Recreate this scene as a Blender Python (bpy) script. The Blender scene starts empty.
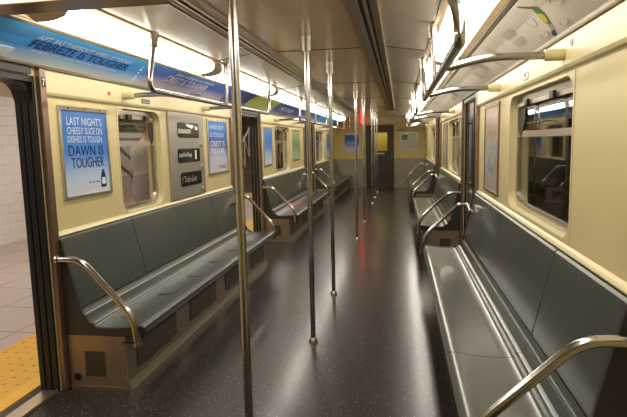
import bpy, bmesh, math, random
from mathutils import Vector, Matrix
random.seed(7)
R = math.radians
scn = bpy.context.scene
col = scn.collection

# ------------------------------------------------------------------ camera
cam_d = bpy.data.cameras.new('camera')
cam = bpy.data.objects.new('camera', cam_d); col.objects.link(cam)
cam_d.sensor_width = 36.0; cam_d.sensor_fit = 'HORIZONTAL'
cam_d.lens = 525.65 / 627 * 36
cam_d.clip_start = 0.05; cam_d.clip_end = 200
_r = Vector((0.98680949, 0.16028279, -0.0227255)); _u = Vector((0.00223288, 0.12689023, 0.99191425)); _f = Vector((-0.16187043, 0.97888115, -0.12485859))
mw = Matrix.Identity(4)
for i in range(3):
    mw[i][0] = _r[i]; mw[i][1] = _u[i]; mw[i][2] = -_f[i]
mw[0][3], mw[1][3], mw[2][3] = 0.620, 0.0, 1.436
cam.matrix_world = mw
scn.camera = cam
# ------------------------------------------------------------------ world, exposure
w = bpy.data.worlds.new('world'); scn.world = w; w.use_nodes = True
w.node_tree.nodes['Background'].inputs[0].default_value = (0.02, 0.018, 0.016, 1)
w.node_tree.nodes['Background'].inputs[1].default_value = 0.15
vs = scn.view_settings
vs.view_transform = 'Standard'; vs.look = 'None'; vs.gamma = 1.0; vs.exposure = 0.15
try: vs.use_curve_mapping = False
except Exception: pass
cy = scn.cycles
cy.use_adaptive_sampling = False; cy.use_denoising = True; cy.denoiser = 'OPENIMAGEDENOISE'
cy.denoising_input_passes = 'RGB_ALBEDO_NORMAL'; cy.denoising_prefilter = 'ACCURATE'
cy.sample_clamp_indirect = 3.0; cy.blur_glossy = 0.6; cy.caustics_refractive = False; cy.use_light_tree = True
cy.max_bounces = 10; cy.diffuse_bounces = 5; cy.glossy_bounces = 6; cy.transparent_max_bounces = 12
LAMP = 9.0            # radiance of the car's fluorescent diffusers
LAMP_COL = (1.0, 0.93, 0.80)
PLAT = 38.0            # radiance of the platform tubes
PLAT_COL = (1.0, 0.89, 0.77)

# ------------------------------------------------------------------ materials
MATS = {}
def nodes(name):
    m = bpy.data.materials.new(name); m.use_nodes = True
    nt = m.node_tree
    return m, nt, nt.nodes['Principled BSDF']
def mat(name, color, rough=0.5, metal=0.0, var=0.0, scale=6.0, rvar=0.0, bump=0.0, spec=0.5, stretch=None, coat=0.0):
    m, nt, p = nodes(name)
    p.inputs['Base Color'].default_value = (*color, 1); p.inputs['Roughness'].default_value = rough
    p.inputs['Metallic'].default_value = metal; p.inputs['Specular IOR Level'].default_value = spec
    tc = nt.nodes.new('ShaderNodeTexCoord'); mp = nt.nodes.new('ShaderNodeMapping')
    nt.links.new(tc.outputs['Object'], mp.inputs['Vector'])
    if stretch: mp.inputs['Scale'].default_value = stretch
    nz = nt.nodes.new('ShaderNodeTexNoise'); nz.inputs['Scale'].default_value = scale; nz.inputs['Detail'].default_value = 5
    nt.links.new(mp.outputs['Vector'], nz.inputs['Vector'])
    if var:
        mx = nt.nodes.new('ShaderNodeMix'); mx.data_type = 'RGBA'
        mx.inputs['A'].default_value = (*[c * (1 - var) for c in color], 1)
        mx.inputs['B'].default_value = (*[min(1, c * (1 + var)) for c in color], 1)
        nt.links.new(nz.outputs['Fac'], mx.inputs['Factor']); nt.links.new(mx.outputs['Result'], p.inputs['Base Color'])
    if rvar:
        mr = nt.nodes.new('ShaderNodeMapRange')
        mr.inputs['From Min'].default_value = 0.3; mr.inputs['From Max'].default_value = 0.7
        mr.inputs['To Min'].default_value = max(0.02, rough - rvar); mr.inputs['To Max'].default_value = rough + rvar
        nt.links.new(nz.outputs['Fac'], mr.inputs['Value']); nt.links.new(mr.outputs['Result'], p.inputs['Roughness'])
    if bump:
        b = nt.nodes.new('ShaderNodeBump'); b.inputs['Strength'].default_value = bump; b.inputs['Distance'].default_value = 0.01
        nt.links.new(nz.outputs['Fac'], b.inputs['Height']); nt.links.new(b.outputs['Normal'], p.inputs['Normal'])
    MATS[name] = m
    return m
def emis(name, color, strength):
    m, nt, p = nodes(name)
    p.inputs['Base Color'].default_value = (*color, 1)
    p.inputs['Emission Color'].default_value = (*color, 1); p.inputs['Emission Strength'].default_value = strength
    m.cycles.emission_sampling = 'FRONT'
    MATS[name] = m; return m
def grad(name, axis, lo, hi, stops, rough=0.5):
    """printed card: ink colours change along one object axis between lo and hi"""
    m, nt, p = nodes(name)
    tc = nt.nodes.new('ShaderNodeTexCoord'); sx = nt.nodes.new('ShaderNodeSeparateXYZ')
    nt.links.new(tc.outputs['Object'], sx.inputs[0])
    nz = nt.nodes.new('ShaderNodeTexNoise'); nz.inputs['Scale'].default_value = 2.2; nz.inputs['Detail'].default_value = 2
    nt.links.new(tc.outputs['Object'], nz.inputs['Vector'])
    mr = nt.nodes.new('ShaderNodeMapRange'); mr.inputs['From Min'].default_value = lo; mr.inputs['From Max'].default_value = hi
    nt.links.new(sx.outputs['XYZ'.index(axis)], mr.inputs['Value'])
    ad = nt.nodes.new('ShaderNodeMath'); ad.operation = 'MULTIPLY_ADD'; ad.inputs[1].default_value = 0.28
    sb = nt.nodes.new('ShaderNodeMath'); sb.operation = 'SUBTRACT'; sb.inputs[1].default_value = 0.5
    nt.links.new(nz.outputs['Fac'], sb.inputs[0]); nt.links.new(sb.outputs[0], ad.inputs[0]); nt.links.new(mr.outputs['Result'], ad.inputs[2])
    cr = nt.nodes.new('ShaderNodeValToRGB'); nt.links.new(ad.outputs[0], cr.inputs['Fac'])
    e = cr.color_ramp.elements
    while len(e) < len(stops): e.new(0.5)
    for i, (t, c) in enumerate(stops): e[i].position = t; e[i].color = (*c, 1)
    nt.links.new(cr.outputs['Color'], p.inputs['Base Color']); p.inputs['Roughness'].default_value = rough; p.inputs['Specular IOR Level'].default_value = 0.2
    MATS[name] = m; return m
def tiles(name, c1, c2, mortar, sc, bw, bh, ax, rough=0.25, msize=0.012, offset=0.5):
    m, nt, p = nodes(name)
    tc = nt.nodes.new('ShaderNodeTexCoord'); mp = nt.nodes.new('ShaderNodeSeparateXYZ'); cb = nt.nodes.new('ShaderNodeCombineXYZ')
    nt.links.new(tc.outputs['Object'], mp.inputs[0])
    nt.links.new(mp.outputs[ax[0]], cb.inputs[0]); nt.links.new(mp.outputs[ax[1]], cb.inputs[1])
    br = nt.nodes.new('ShaderNodeTexBrick'); nt.links.new(cb.outputs[0], br.inputs['Vector'])
    br.inputs['Color1'].default_value = (*c1, 1); br.inputs['Color2'].default_value = (*c2, 1); br.inputs['Mortar'].default_value = (*mortar, 1)
    br.inputs['Scale'].default_value = sc; br.inputs['Brick Width'].default_value = bw; br.inputs['Row Height'].default_value = bh
    br.inputs['Mortar Size'].default_value = msize; br.offset = offset
    nt.links.new(br.outputs['Color'], p.inputs['Base Color']); p.inputs['Roughness'].default_value = rough
    MATS[name] = m; return m

cream   = mat('cream_enamel', (0.72, 0.615, 0.325), 0.38, var=0.05, scale=3, rvar=0.05)
endsteel= mat('dull_end_panel_steel', (0.34, 0.29, 0.23), 0.42, 0.5, var=0.1)
enddoor = mat('brown_end_door', (0.065, 0.047, 0.031), 0.4, 0.4, var=0.1)
creamy  = mat('yellow_end_enamel', (0.70, 0.56, 0.20), 0.4, var=0.05, scale=3)
signm   = mat('sign_panel_steel', (0.42, 0.39, 0.345), 0.38, 0.5, var=0.04, scale=5)
creamd  = mat('cream_enamel_trim', (0.76, 0.665, 0.39), 0.3)
steel   = mat('brushed_stainless', (0.60, 0.57, 0.53), 0.28, 1.0, var=0.03, scale=14, rvar=0.02, stretch=(1, 1, 0.15))
tubem   = mat('polished_tube_steel', (0.50, 0.48, 0.455), 0.20, 1.0)
collarm = mat('worn_collar_steel', (0.42, 0.385, 0.32), 0.36, 1.0, var=0.2, scale=40)
brown   = mat('brown_steel_trim', (0.30, 0.20, 0.145), 0.3, 0.75, var=0.2, scale=8)
ceilm   = mat('glossy_ceiling_laminate', (0.78, 0.57, 0.37), 0.15, 0.05, var=0.05, scale=2, bump=0.012)
covem   = mat('polished_cove_panel', (0.80, 0.73, 0.61), 0.20, 0.1, var=0.04, scale=2, bump=0.008)
channelm= mat('tan_channel_metal', (0.46, 0.36, 0.25), 0.3, 0.6)
slotm   = mat('black_slot', (0.012, 0.011, 0.010), 0.6)
rubber  = mat('black_rubber', (0.010, 0.009, 0.009), 0.45)
seatm   = mat('grey_green_fibreglass', (0.056, 0.069, 0.062), 0.30, 0.0, var=0.05, scale=2.5, spec=0.5)
seatd   = mat('dark_seat_end', (0.035, 0.033, 0.027), 0.4, var=0.1)
seam    = mat('seat_joint', (0.01, 0.01, 0.01), 0.6)
basem   = mat('bench_base_steel', (0.20, 0.155, 0.105), 0.36, 0.6, var=0.12, scale=9)
baseend = mat('bench_end_steel', (0.34, 0.245, 0.165), 0.36, 0.6, var=0.15, scale=9)
grille  = mat('dark_grille', (0.075, 0.058, 0.042), 0.5, 0.4, var=0.5, scale=90)
lipm    = mat('floor_trim_steel', (0.55, 0.46, 0.34), 0.3, 0.9)
framem  = mat('window_frame_steel', (0.58, 0.53, 0.44), 0.3, 0.9, var=0.08, scale=12)
patchm= mat('brown_patch', (0.03, 0.018, 0.012), 0.5, 0.1, var=0.15)
lightfr = mat('light_fixture_frame', (0.50, 0.36, 0.18), 0.35, 0.5)
endcap  = mat('light_end_cap', (0.72, 0.62, 0.44), 0.4)
lampm   = emis('lit_diffuser', LAMP_COL, LAMP)
platm   = emis('lit_platform_tube', PLAT_COL, PLAT)
redm    = emis('lit_red_lens', (1.0, 0.012, 0.008), 22.0)
reddot  = emis('lit_red_pilot', (1.0, 0.05, 0.03), 0.6)
white   = mat('white_ink', (0.88, 0.88, 0.88), 0.6, spec=0.15)
palewhite = mat('pale_blue_ink', (0.70, 0.80, 0.90), 0.6, spec=0.15)
navy    = mat('navy_ink', (0.012, 0.03, 0.16), 0.6, spec=0.15)
blackm  = mat('black_plastic', (0.012, 0.011, 0.011), 0.35)
darkglass = mat('dark_sign_glass', (0.014, 0.013, 0.012), 0.12, spec=0.7)
greyink = mat('grey_print', (0.46, 0.44, 0.40), 0.5)
inkbeige= mat('faint_print', (0.68, 0.60, 0.50), 0.5)
yellowp = mat('yellow_print', (0.85, 0.66, 0.06), 0.5)
greenp  = mat('green_print', (0.12, 0.26, 0.12), 0.5)
bluep   = mat('blue_print', (0.03, 0.05, 0.18), 0.5)
brownp  = mat('brown_print', (0.26, 0.12, 0.06), 0.5)
skin    = mat('skin', (0.50, 0.32, 0.24), 0.5)
lipc    = mat('lips', (0.36, 0.15, 0.12), 0.5)
shirtm  = mat('grey_tee', (0.30, 0.29, 0.29), 0.9, var=0.1)
trouserm= mat('dark_trousers', (0.03, 0.03, 0.045), 0.9)
hairm   = mat('dark_hair', (0.03, 0.018, 0.012), 0.6)
shoem   = mat('dark_shoes', (0.02, 0.02, 0.02), 0.5)
tactile = mat('yellow_tactile_paving', (0.72, 0.40, 0.03), 0.55, var=0.1, scale=5)
yellowl = mat('yellow_edge_paint', (0.80, 0.46, 0.02), 0.5, var=0.1)
concrete= mat('platform_concrete', (0.20, 0.17, 0.15), 0.8, var=0.2)
darkcon = mat('tunnel_concrete', (0.05, 0.042, 0.034), 0.85, var=0.4, scale=3)
fence   = mat('grey_picket_paint', (0.34, 0.33, 0.32), 0.5)
parapet = mat('pale_stair_parapet', (0.66, 0.58, 0.54), 0.5)
beigew  = mat('beige_platform_plaster', (0.50, 0.40, 0.29), 0.7, var=0.06)
redbr   = mat('dark_red_steel', (0.11, 0.035, 0.028), 0.5)
stairm  = mat('stair_concrete', (0.13, 0.08, 0.065), 0.8)
tilew   = tiles('white_wall_tile', (0.84, 0.81, 0.77), (0.87, 0.84, 0.80), (0.66, 0.62, 0.58), 1.0, 0.30, 0.15, (1, 2), 0.2, 0.004)
tilef   = tiles('platform_floor_tile', (0.44, 0.37, 0.335), (0.47, 0.395, 0.36), (0.22, 0.17, 0.15), 1.0, 0.60, 0.60, (1, 0), 0.42, 0.008, 0.0)

def gloss_layer(m, rough, amount):
    """a thin polished film over a duller surface"""
    nt = m.node_tree; p = nt.nodes['Principled BSDF']
    gl = nt.nodes.new('ShaderNodeBsdfGlossy'); gl.inputs['Roughness'].default_value = rough
    fr = nt.nodes.new('ShaderNodeFresnel'); fr.inputs['IOR'].default_value = 1.5
    fm = nt.nodes.new('ShaderNodeMath'); fm.operation = 'MULTIPLY'; fm.inputs[1].default_value = amount
    ms = nt.nodes.new('ShaderNodeMixShader'); nt.links.new(fr.outputs[0], fm.inputs[0]); nt.links.new(fm.outputs[0], ms.inputs[0])
    nt.links.new(p.outputs[0], ms.inputs[1]); nt.links.new(gl.outputs[0], ms.inputs[2])
    nt.links.new(ms.outputs[0], nt.nodes['Material Output'].inputs['Surface'])
gloss_layer(seatm, 0.13, 0.6)
def floor_material():
    m, nt, p = nodes('speckled_vinyl_floor')
    tc = nt.nodes.new('ShaderNodeTexCoord')
    vo = nt.nodes.new('ShaderNodeTexVoronoi'); vo.inputs['Scale'].default_value = 62
    nt.links.new(tc.outputs['Object'], vo.inputs['Vector'])
    cr = nt.nodes.new('ShaderNodeValToRGB'); nt.links.new(vo.outputs['Distance'], cr.inputs['Fac'])
    e = cr.color_ramp.elements
    e[0].position = 0.16; e[0].color = (1, 1, 1, 1); e[1].position = 0.27; e[1].color = (0, 0, 0, 1)
    nz = nt.nodes.new('ShaderNodeTexNoise'); nz.inputs['Scale'].default_value = 60; nt.links.new(tc.outputs['Object'], nz.inputs['Vector'])
    g = nt.nodes.new('ShaderNodeMath'); g.operation = 'GREATER_THAN'; g.inputs[1].default_value = 0.50
    nt.links.new(nz.outputs['Fac'], g.inputs[0])
    mu = nt.nodes.new('ShaderNodeMath'); mu.operation = 'MULTIPLY'
    nt.links.new(g.outputs[0], mu.inputs[0]); nt.links.new(cr.outputs['Color'], mu.inputs[1])
    mx = nt.nodes.new('ShaderNodeMix'); mx.data_type = 'RGBA'
    mx.inputs['A'].default_value = (0.028, 0.025, 0.0225, 1); mx.inputs['B'].default_value = (0.30, 0.26, 0.22, 1)
    nt.links.new(mu.outputs[0], mx.inputs['Factor']); nt.links.new(mx.outputs['Result'], p.inputs['Base Color'])
    n2 = nt.nodes.new('ShaderNodeTexNoise'); n2.inputs['Scale'].default_value = 1.1; n2.inputs['Detail'].default_value = 6
    nt.links.new(tc.outputs['Object'], n2.inputs['Vector'])
    mr = nt.nodes.new('ShaderNodeMapRange'); mr.inputs['From Min'].default_value = 0.3; mr.inputs['From Max'].default_value = 0.7
    mr.inputs['To Min'].default_value = 0.276; mr.inputs['To Max'].default_value = 0.295
    nt.links.new(n2.outputs['Fac'], mr.inputs['Value']); nt.links.new(mr.outputs['Result'], p.inputs['Roughness'])
    p.inputs['Specular IOR Level'].default_value = 0.28
    gloss_layer(m, 0.15, 0.42)
    return m
floorm = floor_material()
def glass_material():
    m = bpy.data.materials.new('window_glass'); m.use_nodes = True; nt = m.node_tree
    for n in list(nt.nodes): nt.nodes.remove(n)
    o = nt.nodes.new('ShaderNodeOutputMaterial'); t = nt.nodes.new('ShaderNodeBsdfTransparent'); g = nt.nodes.new('ShaderNodeBsdfGlossy')
    t.inputs['Color'].default_value = (0.93, 0.92, 0.90, 1); g.inputs['Roughness'].default_value = 0.02
    f = nt.nodes.new('ShaderNodeFresnel'); ge = nt.nodes.new('ShaderNodeNewGeometry'); io = nt.nodes.new('ShaderNodeMix'); io.data_type = 'FLOAT'
    io.inputs['A'].default_value = 1.5; io.inputs['B'].default_value = 1 / 1.5
    nt.links.new(ge.outputs['Backfacing'], io.inputs['Factor']); nt.links.new(io.outputs['Result'], f.inputs['IOR'])
    mx = nt.nodes.new('ShaderNodeMixShader')
    nt.links.new(f.outputs[0], mx.inputs[0]); nt.links.new(t.outputs[0], mx.inputs[1]); nt.links.new(g.outputs[0], mx.inputs[2])
    nt.links.new(mx.outputs[0], o.inputs[0])
    return m
glass = glass_material()
def map_material():
    m, nt, p = nodes('transit_map_print')
    tc = nt.nodes.new('ShaderNodeTexCoord')
    nz = nt.nodes.new('ShaderNodeTexNoise'); nz.inputs['Scale'].default_value = 7; nz.inputs['Detail'].default_value = 4
    nt.links.new(tc.outputs['Object'], nz.inputs['Vector'])
    cr = nt.nodes.new('ShaderNodeValToRGB'); nt.links.new(nz.outputs['Fac'], cr.inputs['Fac'])
    e = cr.color_ramp.elements
    for _ in range(3): e.new(0.5)
    for i, (t, c) in enumerate([(0.30, (0.20, 0.30, 0.55)), (0.44, (0.45, 0.52, 0.60)), (0.52, (0.60, 0.52, 0.40)), (0.60, (0.55, 0.40, 0.24)), (0.72, (0.42, 0.48, 0.34))]):
        e[i].position = t; e[i].color = (*c, 1)
    nt.links.new(cr.outputs['Color'], p.inputs['Base Color']); p.inputs['Roughness'].default_value = 0.2
    return m
mapm = map_material()

# ------------------------------------------------------------------ mesh helpers (world coordinates)
def box(bm, x0, x1, y0, y1, z0, z1):
    if x0 > x1: x0, x1 = x1, x0
    v = [bm.verts.new((x, y, z)) for x in (x0, x1) for y in (y0, y1) for z in (z0, z1)]
    for f in ((0, 1, 3, 2), (4, 6, 7, 5), (0, 4, 5, 1), (2, 3, 7, 6), (0, 2, 6, 4), (1, 5, 7, 3)):
        bm.faces.new([v[i] for i in f])
def prism(bm, pts, y0, y1):
    """polygon in (x, z) pulled along y"""
    a = [bm.verts.new((x, y0, z)) for x, z in pts]; b = [bm.verts.new((x, y1, z)) for x, z in pts]
    n = len(pts); bm.faces.new(a); bm.faces.new(b[::-1])
    for i in range(n): bm.faces.new((a[i], b[i], b[(i + 1) % n], a[(i + 1) % n]))
def prism_x(bm, pts, x0, x1):
    """polygon in (y, z) pulled along x"""
    a = [bm.verts.new((x0, y, z)) for y, z in pts]; b = [bm.verts.new((x1, y, z)) for y, z in pts]
    n = len(pts); bm.faces.new(a); bm.faces.new(b[::-1])
    for i in range(n): bm.faces.new((a[i], b[i], b[(i + 1) % n], a[(i + 1) % n]))
def sheet(bm, pts, t, y0, y1):
    """an open profile in (x, z) given a thickness (dx, dz offset) and pulled along y"""
    prism(bm, list(pts) + [(x + t[0], z + t[1]) for x, z in reversed(pts)], y0, y1)
def cyl(bm, p0, p1, r0, r1=None, seg=20):
    tube(bm, [p0, p1], [r0, r0 if r1 is None else r1], seg)
def tube(bm, pts, r, seg=14):
    pts = [Vector(p) for p in pts]; n = len(pts)
    rr = r if isinstance(r, (list, tuple)) else [r] * n
    tang = []
    for i in range(n):
        a = pts[max(0, i - 1)]; b = pts[min(n - 1, i + 1)]
        tang.append((b - a).normalized())
    ref = Vector((0, 0, 1)) if abs(tang[0].z) < 0.9 else Vector((1, 0, 0))
    nrm = (ref - tang[0] * ref.dot(tang[0])).normalized(); rings = []
    for i in range(n):
        nrm = (nrm - tang[i] * nrm.dot(tang[i])).normalized(); bi = tang[i].cross(nrm)
        rings.append([bm.verts.new(pts[i] + (nrm * math.cos(k * 2 * math.pi / seg) + bi * math.sin(k * 2 * math.pi / seg)) * rr[i]) for k in range(seg)])
    for i in range(n - 1):
        for k in range(seg): bm.faces.new((rings[i][k], rings[i][(k + 1) % seg], rings[i + 1][(k + 1) % seg], rings[i + 1][k]))
    bm.faces.new(rings[0][::-1]); bm.faces.new(rings[-1])
def fillet(pts, rad, n=7):
    pts = [Vector(p) for p in pts]; out = [pts[0]]
    for i in range(1, len(pts) - 1):
        a = (pts[i - 1] - pts[i]); b = (pts[i + 1] - pts[i]); d = min(rad, a.length * 0.48, b.length * 0.48)
        p = pts[i] + a.normalized() * d; q = pts[i] + b.normalized() * d
        for k in range(n + 1):
            t = k / n; out.append(p * (1 - t) ** 2 + pts[i] * 2 * t * (1 - t) + q * t * t)
    out.append(pts[-1]); return out
def rrect(y0, y1, z0, z1, r, n=6):
    o = []
    for cy, cz, a0 in ((y1 - r, z1 - r, 0), (y0 + r, z1 - r, 90), (y0 + r, z0 + r, 180), (y1 - r, z0 + r, 270)):
        for k in range(n + 1):
            a = R(a0 + 90 * k / n); o.append((cy + r * math.cos(a), cz + r * math.sin(a)))
    return o
def ring_x(bm, outer, inner, x0, x1):
    """ring between two (y, z) loops of equal length, pulled along x"""
    n = len(outer)
    A = [bm.verts.new((x0, y, z)) for y, z in outer]; B = [bm.verts.new((x0, y, z)) for y, z in inner]
    A2 = [bm.verts.new((x1, y, z)) for y, z in outer]; B2 = [bm.verts.new((x1, y, z)) for y, z in inner]
    for i in range(n):
        j = (i + 1) % n
        for q in ((A[i], A[j], B[j], B[i]), (A2[i], B2[i], B2[j], A2[j]), (A[i], A2[i], A2[j], A[j]), (B[i], B[j], B2[j], B2[i])): bm.faces.new(q)
def disc_x(bm, cy, cz, r, x0, x1, seg=16): cyl(bm, (x0, cy, cz), (x1, cy, cz), r, seg=seg)

def bmn(): return bmesh.new()
def obj(name, bm, m, parent=None, bevel=0.0, smooth=False, origin=None):
    bmesh.ops.recalc_face_normals(bm, faces=bm.faces[:])
    o0 = Vector(parent['_o']) if parent is not None else (Vector(origin) if origin else Vector((0, 0, 0)))
    if origin is not None and parent is not None: o0 = Vector(origin)
    for v in bm.verts: v.co -= o0
    me = bpy.data.meshes.new(name); bm.to_mesh(me); bm.free()
    me.materials.append(m)
    o = bpy.data.objects.new(name, me); col.objects.link(o)
    if smooth:
        for p in me.polygons: p.use_smooth = True
        md = o.modifiers.new('edge split', 'EDGE_SPLIT'); md.split_angle = R(38)
    if bevel:
        md = o.modifiers.new('bevel', 'BEVEL'); md.width = bevel; md.segments = 2; md.limit_method = 'ANGLE'; md.angle_limit = R(40)
    if parent is not None:
        o.parent = parent
        o.location = o0 - Vector(parent['_o'])
    else: o.location = o0
    o['_o'] = tuple(o0)
    return o
def thing(name, label, cat, loc, group=None):
    o = bpy.data.objects.new(name, None); col.objects.link(o); o.location = loc; o.empty_display_size = 0.05
    o['label'] = label; o['category'] = cat; o['_o'] = tuple(loc)
    if group: o['group'] = group
    return o
def tag(o, label, cat, group=None, kind=None):
    o['label'] = label; o['category'] = cat
    if group: o['group'] = group
    if kind: o['kind'] = kind
    return o
def struct(name, bm, m, parent=None, **k):
    o = obj(name, bm, m, parent, **k)
    if parent is None: o['kind'] = 'structure'
    return o
def sroot(name, loc):
    o = bpy.data.objects.new(name, None); col.objects.link(o); o.location = loc; o['_o'] = tuple(loc); o['kind'] = 'structure'
    return o
def lit_under(o, m):
    """only the underside of a lamp's lens gives off light"""
    o.data.materials.append(m)
    for p in o.data.polygons:
        if p.normal.z < -0.05: p.material_index = 1
    return o
def lettering(name, text, width, height, org, rd, ud, m, parent, shear=0.0, off=0.0015):
    """text as a thin mesh: org = its lower left corner, rd / ud = its reading and upward directions"""
    cu = bpy.data.curves.new('t', 'FONT'); cu.body = text; cu.size = 1.0; cu.shear = shear; cu.extrude = 0.0; cu.resolution_u = 3
    cu.space_line = 0.95
    t = bpy.data.objects.new('t', cu); col.objects.link(t)
    dg = bpy.context.evaluated_depsgraph_get(); dg.update()
    me = bpy.data.meshes.new_from_object(t.evaluated_get(dg)); bpy.data.objects.remove(t); bpy.data.curves.remove(cu)
    bm = bmn(); bm.from_mesh(me); bpy.data.meshes.remove(me)
    xs = [v.co.x for v in bm.verts]; ys = [v.co.y for v in bm.verts]
    x0, x1, y0, y1 = min(xs), max(xs), min(ys), max(ys)
    rd = Vector(rd).normalized(); ud = Vector(ud).normalized(); nd = rd.cross(ud); org = Vector(org)
    for v in bm.verts:
        v.co = org + rd * ((v.co.x - x0) / (x1 - x0) * width) + ud * ((v.co.y - y0) / (y1 - y0) * height) + nd * off
    ex = bmesh.ops.extrude_face_region(bm, geom=bm.faces[:])
    for v in ex['geom']:
        if isinstance(v, bmesh.types.BMVert): v.co += nd * 0.0006
    return obj(name, bm, m, parent)

W = 1.37; ZC = 2.148
Y0, YE = -1.6, 16.29
AD_TOP = (1.106, 2.042); AD_BOT = (1.348, 1.882)
LBENCH = [(2.73, 6.05), (7.42, 10.93), (12.30, 16.15)]
RBENCH = [(1.735, 5.24), (6.47, 9.75), (11.0, 14.7)]

# ================================================================== THE SETTING
bm = bmn(); box(bm, -W - 0.10, W + 0.13, Y0, YE, -0.06, 0.0); struct('floor', bm, floorm)
# ceiling: flat middle and the two sloping cove panels
bm = bmn(); box(bm, -0.52, 0.52, Y0, YE, ZC, ZC + 0.03); struct('ceiling', bm, ceilm)
n_trim = [0]
def trim(bm, m, **k):
    n_trim[0] += 1
    return struct('trim_%d' % n_trim[0], bm, m, **k)
for s, m_ in ((-1, covem), (1, covem)):
    bm = bmn(); sheet(bm, [(s * 0.521, ZC), (s * 0.815, 2.102)], (0, 0.02), Y0, YE); trim(bm, m_)
    # air slot channel between middle and cove
    bm = bmn()
    for a, b, z in ((0.336, 0.392, 2.136), (0.392, 0.412, 2.128), (0.436, 0.452, 2.128), (0.470, 0.500, 2.134), (0.500, 0.512, 2.126)):
        box(bm, s * a, s * b, Y0, 12.67, z, ZC - 0.001)
    trim(bm, channelm)
    bm = bmn(); box(bm, s * 0.4125, s * 0.4355, Y0, 12.67, 2.142, ZC - 0.001); box(bm, s * 0.4525, s * 0.4695, Y0, 12.67, 2.142, ZC - 0.001); trim(bm, slotm)
# ceiling panel joints
for y in (1.75, 4.15, 6.56, 8.9, 11.3, 13.7):
    bm = bmn(); box(bm, -0.335, 0.335, y - 0.006, y + 0.006, ZC - 0.003, ZC - 0.0005)
    trim(bm, slotm)
    for s in (-1, 1):
        bm = bmn(); sheet(bm, [(s * 0.53, ZC - 0.0045), (s * 0.81, 2.0998)], (0, 0.002), y - 0.006, y + 0.006); trim(bm, slotm)
# roof above, closing the car
bm = bmn(); box(bm, -1.52, 1.52, Y0, YE + 0.15, ZC + 0.12, ZC + 0.16); struct('roof_shell', bm, darkcon)

def wall(s, name, y0, y1, openings, windows):
    """inner wall panel with real openings, from the floor to the advert rail"""
    holes = [(a, b, -1, 1.835) for a, b in openings] + [(a, b, c, d) for a, b, c, d in windows]
    ys = sorted({y0, y1, *[h[0] for h in holes], *[h[1] for h in holes]}); zs = sorted({0.0, 2.2, *[h[2] for h in holes if h[2] > 0], *[h[3] for h in holes]})
    bm = bmn()
    for i in range(len(ys) - 1):
        z_from = None
        for j in range(len(zs) - 1):
            cy = (ys[i] + ys[i + 1]) / 2; cz = (zs[j] + zs[j + 1]) / 2
            if any(h[0] < cy < h[1] and h[2] < cz < h[3] for h in holes): continue
            box(bm, s * W, s * (W + 0.13), ys[i], ys[i + 1], zs[j], zs[j + 1])
    bmesh.ops.remove_doubles(bm, verts=bm.verts[:], dist=1e-5)
    o = struct(name, bm, cream); o.data.materials.append(steel)
    for p in o.data.polygons:
        if abs(p.center.x) > W + 0.129: p.material_index = 1      # stainless outer skin
    return o
LWIN = [(3.52, 4.22, 0.94, 1.725), (8.35, 9.50, 0.94, 1.725), (12.55, 13.9, 0.94, 1.725)]
RWIN = [(2.47, 3.84, 0.955, 1.72), (7.0, 8.35, 0.955, 1.72), (11.6, 12.9, 0.955, 1.72)]
LDOOR = [(1.36, 2.69), (6.09, 7.37), (10.98, 12.24)]
RDOOR = [(5.28, 6.42), (9.80, 10.95)]
wall(-1, 'wall_left', Y0, YE, LDOOR, LWIN)
wall(1, 'wall_right', Y0, YE, RDOOR, RWIN)
bm = bmn(); box(bm, -1.5, 1.5, Y0 - 0.05, Y0, 0, 2.2); struct('wall_back', bm, cream)

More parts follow.
